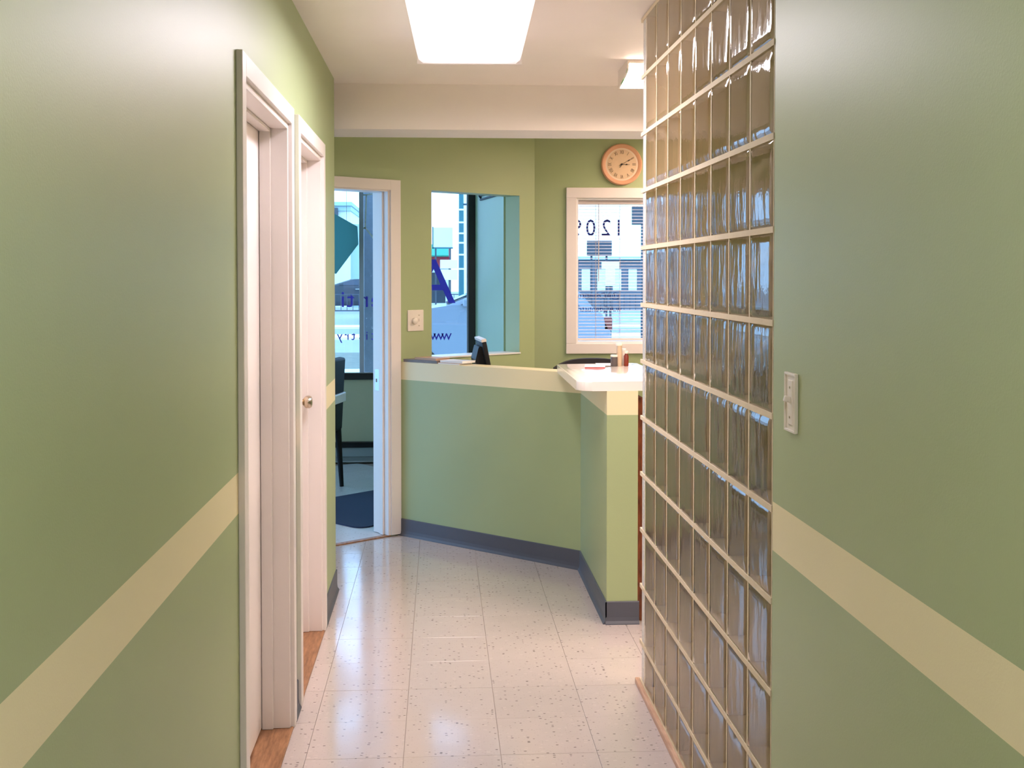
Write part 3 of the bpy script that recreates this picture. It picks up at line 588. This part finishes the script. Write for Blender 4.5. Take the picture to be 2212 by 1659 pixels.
# clock
ck = thing('wall_clock', 'round wall clock with terracotta rim and roman numerals', 'clock', (1.126, XB, 2.153))
FY = Matrix.Rotation(R(90), 4, 'X')             # local z -> -Y (towards the corridor)
part('rim', 'clock_rim', ck, lambda b: lathe(b, [(0.122, 0.0), (0.128, 0.006), (0.128, 0.02), (0.122, 0.028), (0.106, 0.027), (0.100, 0.022)], 56, FY), True)
part('inner_ring', 'clock_ring', ck, lambda b: lathe(b, [(0.101, 0.016), (0.101, 0.0235), (0.090, 0.0225)], 56, FY), True)
part('face', 'clock_face', ck, lambda b: lathe(b, [(0.092, 0.016), (0.0915, 0.0232), (0.001, 0.0234)], 56, FY))
for i, s in enumerate(('XII', 'I', 'II', 'III', 'IIII', 'V', 'VI', 'VII', 'VIII', 'IX', 'X', 'XI')):
    a = R(30 * i); me = text_mesh(s, 0.032, 0.0003); me.materials.clear(); me.materials.append(M['numeral'])
    for v_ in me.vertices: v_.co.y -= 0.011
    o = ob('numeral', me, ck, (0.076 * math.sin(a), -0.0238, 0.076 * math.cos(a))); o.rotation_euler = Matrix.Rotation(a, 3, 'Y').to_euler() if False else (Matrix.Rotation(a, 4, 'Y') @ Matrix.Rotation(R(90), 4, 'X')).to_euler(); o.scale = (0.62, 1, 1)
def hand(name, ang, L, w, tail, yy):
    mt_ = Matrix.Rotation(ang, 4, 'Y')
    part(name, 'hand', ck, lambda b: prism(b, [(-w * 0.3, -tail), (w * 0.3, -tail), (w * 0.25, L * 0.45), (w, L * 0.58), (w * 0.25, L * 0.75), (0.0004, L), (-0.0004, L), (-w * 0.25, L * 0.75), (-w, L * 0.58), (-w * 0.25, L * 0.45)], yy, yy + 0.0012, mt=mt_ @ XZ))
hand('hour_hand', R(91), 0.050, 0.0042, 0.004, 0.0255); hand('minute_hand', R(61), 0.083, 0.0036, 0.018, 0.0275)
part('second_hand', 'hand', ck, lambda b: prism(b, [(-0.0012, 0), (0.0012, 0), (0.0015, 0.024), (-0.0015, 0.024)], 0.0292, 0.0300, mt=Matrix.Rotation(R(212), 4, 'Y') @ XZ)); part('hub', 'hand', ck, lambda b: lathe(b, [(0.006, 0.0235), (0.006, 0.031), (0.003, 0.033)], 16, FY), True)
# dimmer plate on the diagonal wall
dm = thing('dimmer_switch', 'white wall plate with a round dimmer knob beside the square opening', 'switch', (*dpt(0.110, 0), 1.209), DA)
part('plate', 'white_plastic', dm, lambda b: box(b, -0.056, 0.056, -0.006, 0, -0.060, 0.060, 0.003)); part('dimmer_knob', 'white_plastic', dm, lambda b: lathe(b, [(0.0185, 0.006), (0.0175, 0.02), (0.015, 0.022)], 28, T(-0.012, 0, -0.002) @ FY), True)
part('toggle', 'white_plastic', dm, lambda b: box(b, 0.018, 0.026, -0.014, -0.005, -0.004, 0.012, 0.002)); 
for z in (-0.03, 0.03): part('screw', 'chrome', dm, lambda b: lathe(b, [(0.003, 0.006), (0.0025, 0.0072)], 12, T(0.022, 0, z) @ FY))
# light switch on the right wall
ls = thing('light_switch', 'ivory light switch plate on the green wall beside the glass blocks', 'switch', (WR, 2.345, 1.205))
def plate(b):
    box(b, -0.004, 0, -0.037, 0.037, -0.06, 0.06, 0.0015); 
part('plate', 'white_plastic', ls, plate)
part('plate_rim', 'white_plastic', ls, lambda b: (box(b, -0.0075, -0.003, -0.037, -0.032, -0.06, 0.06, 0.001), box(b, -0.0075, -0.003, 0.032, 0.037, -0.06, 0.06, 0.001), box(b, -0.0075, -0.003, -0.032, 0.032, 0.055, 0.06, 0.001), box(b, -0.0075, -0.003, -0.032, 0.032, -0.06, -0.055, 0.001)))
part('bezel', 'white_plastic', ls, lambda b: box(b, -0.0065, -0.003, -0.014, 0.014, -0.045, 0.045, 0.001)); part('toggle', 'white_plastic', ls, lambda b: box(b, -0.019, -0.005, -0.005, 0.005, -0.006, 0.006, 0.002, mt=T(0, 0, 0.004, ry=R(14))))
for z in (-0.03, 0.03): part('screw', 'chrome', ls, lambda b: lathe(b, [(0.0032, 0.0065), (0.0026, 0.0075)], 12, T(0, 0, z) @ Matrix.Rotation(R(-90), 4, 'Y')))

# ================================================================== lamps
def wrap_fixture(name, label, x, y, length=1.22, width=0.40, mat='diffuser', rz=0):
    t = thing(name, label, 'ceiling light', (x, y, CH), rz); w = width / 2; L = length / 2
    part('housing', 'trim', t, lambda b: box(b, -w, w, -L, L, -0.028, -0.0005, 0.003))
    prof = [(-w + 0.002, -0.029), (-w - 0.004, -0.045), (-w + 0.004, -0.074), (-w + 0.022, -0.088), (w - 0.022, -0.088), (w - 0.004, -0.074), (w + 0.004, -0.045), (w - 0.002, -0.029)]
    part('diffuser', mat, t, lambda b: prism(b, prof, -(L - 0.012), L - 0.012, mt=Matrix(((1, 0, 0, 0), (0, 0, 1, 0), (0, 1, 0, 0), (0, 0, 0, 1)))), False)
    for s in (-1, 1):
        part('end_cap', 'trim', t, lambda b: box(b, -w - 0.003, w + 0.003, s * (L - 0.012) if s > 0 else -L, L if s > 0 else -(L - 0.012), -0.091, -0.0005, 0.003))
    return t
wrap_fixture('ceiling_light', 'lit fluorescent wrap fixture on the corridor ceiling', 0.102, 3.985, rz=R(-1.3))
wrap_fixture('ceiling_light', 'lit fluorescent wrap fixture behind the viewer over the corridor', 0.115, 0.2)
wrap_fixture('ceiling_light', 'lit fluorescent wrap fixture on the far side of the glass block wall', 1.75, 3.9, mat='warm_diffuser')
wrap_fixture('ceiling_light', 'added unseen wrap fixture behind the green wall, brightening the glass blocks', 1.75, 1.6)  # unseen extra lamp, added so more light reaches the backs of the blocks
wrap_fixture('ceiling_light', 'lit warm fluorescent wrap fixture over the reception, beyond the beam', 1.75, 6.62, mat='warm_diffuser')
ex = thing('emergency_light', 'lit white emergency light with green marks on the ceiling beside the glass blocks', 'emergency light', (0, 0, 0))
bel = [(4.955, 2.352), (4.958, 2.330), (4.985, 2.322), (5.06, 2.310), (5.14, 2.299), (5.205, 2.291)]
part('side_plate', 'white_plastic', ex, lambda b: prism(b, [(4.945, CH - 0.0005), (4.945, 2.353)] + bel + [(5.212, 2.291), (5.212, CH - 0.0005)], 0.79, 0.7965, mt=YZ))
part('side_plate', 'white_plastic', ex, lambda b: prism(b, [(4.945, CH - 0.0005), (4.945, 2.353)] + bel + [(5.212, 2.291), (5.212, CH - 0.0005)], 1.2, 1.2065, mt=YZ))
part('back_box', 'white_plastic', ex, lambda b: (box(b, 0.7965, 1.2, 4.945, 5.212, 2.356, CH - 0.0005), box(b, 0.7965, 1.2, 5.205, 5.212, 2.291, 2.356)))
part('lens', 'exit_lens', ex, lambda b: prism(b, [(4.957, 2.3555)] + [(a + 0.003, b_z + 0.002) for a, b_z in bel] + [(5.204, 2.3555)], 0.8, 1.1975, mt=YZ))
for a0, a1 in ((4.963, 4.985), (5.05, 5.13)):
    part('green_mark', 'green_mark', ex, lambda b: prism(b, [(a0, 2.338 if a0 < 5 else 2.309), (a1, 2.325 if a0 < 5 else 2.301), (a1, 2.319 if a0 < 5 else 2.296), (a0, 2.334 if a0 < 5 else 2.303)], 0.7893, 0.79, mt=YZ))

# ================================================================== entry armchair
ac = thing('armchair', 'black leather chair standing in the entry with its back to the doorway', 'chair', (-0.954, 8.07, 0), R(-12))
part('seat', 'black_leather', ac, lambda b: box(b, -0.23, 0.20, -0.2, 0.2, 0.38, 0.47, 0.02, 3), True)
part('backrest', 'black_leather', ac, lambda b: prism(b, rounded([(0.185, 0.40), (0.235, 0.40), (0.262, 0.895), (0.215, 0.905)], 0.012), -0.21, 0.21, mt=Matrix(((1, 0, 0, 0), (0, 0, 1, 0), (0, 1, 0, 0), (0, 0, 0, 1))), bev=0.006), True)
for sx_, sy_ in ((-1, -1), (-1, 1), (1, -1), (1, 1)):
    part('leg', 'black', ac, lambda b: tube(b, (0.215 * sx_, 0.182 * sy_, 0.42), (0.235 * sx_ + 0.004, 0.19 * sy_, 0.005), 0.024, 10, 0.015), True)
part('back_highlight', 'painted_highlight', ac, lambda b: box(b, 0.20, 0.266, -0.214, 0.214, 0.595, 0.66, 0.006, mt=T(0, 0, 0)))  # white strip stands in for the glossy highlight on the black chair

# ================================================================== outdoors
GZ = -0.10
def ext(name, mat, y0, y1, x0=-40, x1=45, z=GZ, dz=0.05, label=None):
    bm = bmesh.new(); box(bm, x0, x1, y0, y1, z - dz, z); return structure(mk(name, bm, mat), label)
ext('sidewalk', 'concrete', 9.40, 20.0, label='pale concrete pavement outside the storefront')
ext('sidewalk_side', 'concrete', -5.0, 9.40, -40, -2.62)
ext('sidewalk_reception', 'concrete', 7.45, 9.40, 0.52, 45)
ext('verge', 'grass', 20.0, 24.3, label='dry grass verge beyond the pavement')
ext('road', 'asphalt', 24.3, 29.2); ext('kerb_near', 'kerb', 29.2, 30.8, z=GZ + 0.06, dz=0.12); ext('road_far', 'asphalt', 30.8, 35.2); ext('kerb_far', 'kerb', 35.2, 36.6, z=GZ + 0.06, dz=0.12); ext('lot', 'asphalt', 36.6, 120)
part('pilaster', 'dark_stone', None, lambda b: (box(b, -0.648, -0.36, 10.1, 10.38, GZ, 3.2, 0.008), box(b, -0.67, -0.34, 10.08, 10.40, GZ, 0.1, 0.01)))
structure(bpy.data.objects['pilaster'], 'dark pilaster with chipped paint outside the storefront')
# cars
def make_car(name, label, mat, loc, rz, L=3.45, H=1.46, W=1.6):
    c = thing(name, label, 'car', loc, rz); sx_ = L / 3.45; sz_ = H / 1.46; hw = W / 2
    S = lambda pts: [(x * sx_, z * sz_) for x, z in pts]
    lower = S([(0.03, 0.28), (0.0, 0.5), (0.06, 0.78), (0.2, 0.98), (0.75, 1.10), (1.22, 1.17), (2.95, 1.14), (3.30, 1.08), (3.43, 0.85), (3.45, 0.45), (3.40, 0.28), (3.02, 0.26), (2.98, 0.48), (2.83, 0.62), (2.62, 0.64), (2.45, 0.52), (2.40, 0.26), (1.05, 0.24), (1.02, 0.48), (0.87, 0.62), (0.66, 0.64), (0.49, 0.52), (0.44, 0.28)])
    part('body', mat, c, lambda b: prism(b, lower, -hw, hw, mt=XZ, bev=0.035, seg=3), True)
    bm = bmesh.new()                             # cabin with tumblehome
    base = S([(1.08, 1.13), (2.45, 1.12), (3.26, 1.06)]); top = S([(1.86, 1.44), (2.45, 1.46), (2.95, 1.42)])
    vb = []; 
    for s in (-1, 1):
        lo_ = [bm.verts.new((x, s * (hw - 0.04), z)) for x, z in base]; hi_ = [bm.verts.new((x, s * (hw - 0.22), z)) for x, z in top]; vb.append((lo_, hi_))
    (l0, h0), (l1, h1) = vb
    for i in range(2):
        bm.faces.new((l0[i], l0[i + 1], h0[i + 1], h0[i])); bm.faces.new((l1[i + 1], l1[i], h1[i], h1[i + 1])); bm.faces.new((h0[i], h0[i + 1], h1[i + 1], h1[i])); bm.faces.new((l0[i + 1], l0[i], l1[i], l1[i + 1]))
    bm.faces.new((l0[0], h0[0], h1[0], l1[0])); bm.faces.new((l0[2], l1[2], h1[2], h0[2]))
    bmesh.ops.bevel(bm, geom=bm.edges[:], offset=0.03, segments=2, affect='EDGES'); mk('cabin', bm, mat, c, True)
    def quad(nm, pts, mt_):
        bm = bmesh.new(); vs = [bm.verts.new(p) for p in pts]; f = bm.faces.new(vs); r_ = bmesh.ops.extrude_face_region(bm, geom=[f]); f.normal_update()
        for v_ in r_['geom']:
            if isinstance(v_, bmesh.types.BMVert): v_.co += f.normal * 0.006
        mk(nm, bm, mt_, c)
    for s in (-1, 1):
        def sd(x, z, out=0.004): t = (z / sz_ - 1.13) / (1.45 - 1.13); return (x * sx_, s * (hw - 0.04 - 0.18 * t + out), z * sz_ if False else z)
        g = lambda x, z: sd(x, z * sz_)
        quad('side_window', [g(1.35, 1.17), g(2.05, 1.17), g(2.05, 1.40), g(1.85, 1.40)][::s], 'car_glass'); quad('side_window', [g(2.13, 1.17), g(3.0, 1.15), g(2.78, 1.39), g(2.13, 1.40)][::s], 'car_glass')
        for wx in (0.75, 2.72):
            w_ = part('wheel', 'tyre', c, lambda b: lathe(b, [(0.30, -0.09), (0.315, -0.06), (0.315, 0.06), (0.30, 0.09)], 28, T(wx * sx_, s * (hw - 0.08), 0.316) @ Matrix.Rotation(R(90), 4, 'X')), True)
            part('hub', 'steel', w_, lambda b: lathe(b, [(0.165, -0.005), (0.15, 0.01)], 24, T(wx * sx_, s * (hw + 0.012), 0.316) @ Matrix.Rotation(R(90) * s, 4, 'X')), True)
        part('head_lamp', 'paper', c, lambda b: box(b, 0.03, 0.16, s * hw - 0.20 * (s > 0) - 0.0, s * hw + 0.20 * (s < 0), 0.72 * sz_, 0.86 * sz_, 0.02)); part('tail_lamp', 'brown_glass', c, lambda b: box(b, L - 0.12, L + 0.005, s * hw - 0.18 * (s > 0), s * hw + 0.18 * (s < 0), 0.82 * sz_, 1.0 * sz_, 0.02))
        part('mirror', mat, c, lambda b: box(b, 1.38 * sx_, 1.5 * sx_, s * (hw + 0.02) - 0.07, s * (hw + 0.02) + 0.07, 1.15 * sz_, 1.26 * sz_, 0.02)); part('door_handle', 'steel', c, lambda b: box(b, 1.95 * sx_, 2.1 * sx_, s * hw - 0.015, s * hw + 0.015, 0.98 * sz_, 1.01 * sz_, 0.004))
    part('windscreen', 'car_glass', c, lambda b: prism(b, [(1.18 * sx_, 1.185 * sz_), (1.80 * sx_, 1.435 * sz_), (1.79 * sx_, 1.445 * sz_), (1.15 * sx_, 1.19 * sz_)], -(hw - 0.26), hw - 0.26, mt=XZ))
    return c
make_car('parked_car', 'silver hatchback parked outside the storefront', 'silver', (-1.05, 16.8, GZ), 0, 3.4, 1.46)
make_car('parked_car', 'dark car parked behind the low fence by the white building', 'navy_car', (-6.2, 54.0, GZ), 0, 4.3, 1.45, 1.7)
# fence
fe = thing('railing_fence', 'low dark metal fence along the far parking lot', 'fence', (0, 50, GZ))
bm = bmesh.new(); box(bm, -0.03, 0.03, -0.03, 0.03, 0, 0.9, 0.005, 1); pm = mk('post', bm, 'fence', fe)
bm = bmesh.new(); box(bm, -0.012, 0.012, -0.012, 0.012, 0.1, 0.82); km = mk('picket', bm, 'fence', fe)
xs = [-7 + 2 * i for i in range(9)]
for i, x in enumerate(xs): (pm if i == 0 else ob('post', pm.data, fe)).location = (x, 0, 0)
for i in range(64): (km if i == 0 else ob('picket', km.data, fe)).location = (-6.9 + i * 0.25, 0, 0)
for z in (0.12, 0.8): part('rail', 'fence', fe, lambda b: box(b, -7, 9, -0.02, 0.02, z - 0.02, z + 0.02))
# buildings
wb = thing('white_building', 'plain white building with a cornice across the road', 'building', (-9.0, 60, GZ))
part('wall', 'white_wall', wb, lambda b: box(b, -3, 4.5, 0, 8, 0, 5.1)); part('cornice', 'pale_wall', wb, lambda b: (box(b, -3.1, 4.6, -0.25, 8.1, 5.1, 5.3, 0.02), box(b, -3.05, 4.55, -0.12, 8.1, 4.85, 5.1, 0.02))); part('corner_wing', 'pale_wall', wb, lambda b: box(b, 4.5, 5.1, 0.3, 8, 0, 4.2))
part('door', 'pale_wall', wb, lambda b: box(b, 2.2, 3.3, -0.04, 0, 0, 2.1, 0.01)); part('roof_vent', 'dark_grey', wb, lambda b: (box(b, 3.6, 3.9, -0.3, 0, 4.3, 5.0, 0.02)))
sh = thing('corner_shop', 'shop with green awning and red fascia across the road', 'shop', (-2.6, 40, GZ))
part('wall', 'white_wall', sh, lambda b: box(b, 0, 2.95, 0.02, 4, 0, 2.3)); part('fascia', 'red_sign', sh, lambda b: box(b, 0, 2.95, -0.12, 0.02, 1.85, 2.22, 0.01)); part('awning', 'awning', sh, lambda b: prism(b, [(-0.7, 2.22), (0.0, 2.6), (0.0, 2.64), (-0.72, 2.26)], 0, 2.9, mt=YZ))
part('awning_end', 'red_sign', sh, lambda b: prism(b, [(-0.7, 2.2), (0.0, 2.62), (0.0, 2.2)], 2.9, 2.95, mt=YZ)); part('door', 'dark_grey', sh, lambda b: box(b, 0.5, 1.3, -0.03, 0.02, 0, 1.8, 0.01))
for x0, x1 in ((1.5, 2.1), (2.2, 2.85)): wn = part('window', 'white_wall', sh, lambda b: box(b, x0, x1, -0.05, 0.02, 0.6, 1.75, 0.01)); part('pane', 'shop_window', wn, lambda b: box(b, x0 + 0.06, x1 - 0.06, -0.06, -0.05, 0.66, 1.69))
rs = thing('roadside_sign', 'white framed board sign on posts in front of the green awning', 'sign', (0.05, 36.8, GZ))
part('board', 'paper', rs, lambda b: box(b, -0.25, 0.35, -0.03, 0.03, 2.46, 3.08, 0.005)); part('frame', 'teal_pole', rs, lambda b: (box(b, -0.28, -0.25, -0.04, 0.04, 2.42, 3.1), box(b, -0.28, 0.36, -0.04, 0.04, 2.42, 2.46))); part('post', 'fence', rs, lambda b: (box(b, -0.2, -0.15, -0.02, 0.02, 0, 2.44), box(b, 0.25, 0.3, -0.02, 0.02, 0, 2.44)))
r2 = thing('notice_boards', 'two stacked white boards on a post beside the teal pole', 'sign', (0.25, 30, GZ))
part('board', 'paper', r2, lambda b: box(b, -0.24, 0.2, -0.02, 0.02, 1.76, 1.98, 0.004)); part('board', 'paper', r2, lambda b: box(b, -0.22, 0.2, -0.02, 0.02, 1.47, 1.73, 0.004)); part('post', 'fence', r2, lambda b: box(b, -0.03, 0.03, 0.02, 0.07, 0, 1.98))
up = thing('utility_pole', 'teal metal pole with white bands beside the pale sided house', 'pole', (0.455, 25, GZ))
part('shaft', 'teal_pole', up, lambda b: tube(b, (0, 0, 0), (0, 0, 6.5), 0.062, 16, 0.04), True)
for z in (1.7, 2.0, 2.25, 2.45, 2.68, 2.95, 3.3): part('band', 'kerb', up, lambda b: lathe(b, [(0.068, z), (0.068, z + 0.035)], 16))
part('arm', 'fence', up, lambda b: (box(b, 0.05, 0.42, -0.02, 0.02, 3.06, 3.10), box(b, 0.38, 0.42, -0.02, 0.02, 1.9, 3.08)))
sd_ = thing('sided_house', 'pale house with horizontal siding behind the teal pole', 'building', (0.62, 30, GZ))
part('wall', 'siding', sd_, lambda b: box(b, 0, 2.7, 0, 6, 0, 5.2)); part('corner_board', 'kerb', sd_, lambda b: box(b, -0.04, 0.08, -0.03, 0.1, 0, 5.2)); part('roof', 'grey_wall', sd_, lambda b: prism(b, [(-0.3, 5.2), (6.3, 5.2), (3, 7.2)], -0.3, 3.0, mt=YZ)); wn = part('window', 'kerb', sd_, lambda b: box(b, 0.9, 1.8, -0.03, 0, 1.0, 2.2, 0.01)); part('pane', 'shop_window', wn, lambda b: box(b, 0.97, 1.73, -0.04, -0.03, 1.07, 2.13))
part('canopy', 'fence', sd_, lambda b: box(b, 0.0, 0.8, -0.6, 0, 0.85, 1.0, 0.02))
bb_ = thing('billboard', 'dark grey billboard on two posts seen through the blind', 'billboard', (4.07, 30, GZ))
part('panel', 'dark_grey', bb_, lambda b: box(b, -0.32, 0.32, -0.04, 0.04, 2.08, 2.47, 0.01)); part('post', 'fence', bb_, lambda b: box(b, -0.22, -0.17, 0.04, 0.09, 0, 2.4)); part('post', 'fence', bb_, lambda b: box(b, 0.17, 0.22, 0.04, 0.09, 0, 2.4))
b2 = thing('pole_sign', 'tall grey pole sign at the side of the road', 'sign', (4.33, 25, GZ)); part('panel', 'dark_grey', b2, lambda b: box(b, -0.24, 0.26, -0.05, 0.05, 2.66, 3.05, 0.01)); part('post', 'fence', b2, lambda b: box(b, -0.04, 0.04, -0.04, 0.04, 0, 2.66))
b3 = thing('white_sign', 'white sign on a post in front of the low grey building', 'sign', (3.2, 22, GZ)); part('board', 'paper', b3, lambda b: (box(b, -0.17, 0.16, -0.02, 0.02, 1.70, 1.84, 0.004), box(b, -0.1, 0.08, -0.02, 0.02, 1.38, 1.70, 0.004))); part('post', 'fence', b3, lambda b: box(b, -0.02, 0.02, 0.02, 0.05, 0, 1.5))
gb_ = thing('low_grey_building', 'long low grey building with pale windows beyond the fence', 'building', (4.9, 56, GZ))
part('wall', 'grey_wall', gb_, lambda b: box(b, 0.6, 6.5, 0, 5, 0, 2.35)); part('roof', 'pale_wall', gb_, lambda b: box(b, 0.4, 6.7, -0.3, 5.2, 2.35, 2.5, 0.02))
for i in range(7): x0 = 1.1 + i * 0.75; wn = part('window', 'kerb', gb_, lambda b: box(b, x0, x0 + 0.4, -0.04, 0, 0.9, 1.9, 0.01)); part('pane', 'white_wall', wn, lambda b: box(b, x0 + 0.04, x0 + 0.36, -0.05, -0.04, 0.95, 1.85))
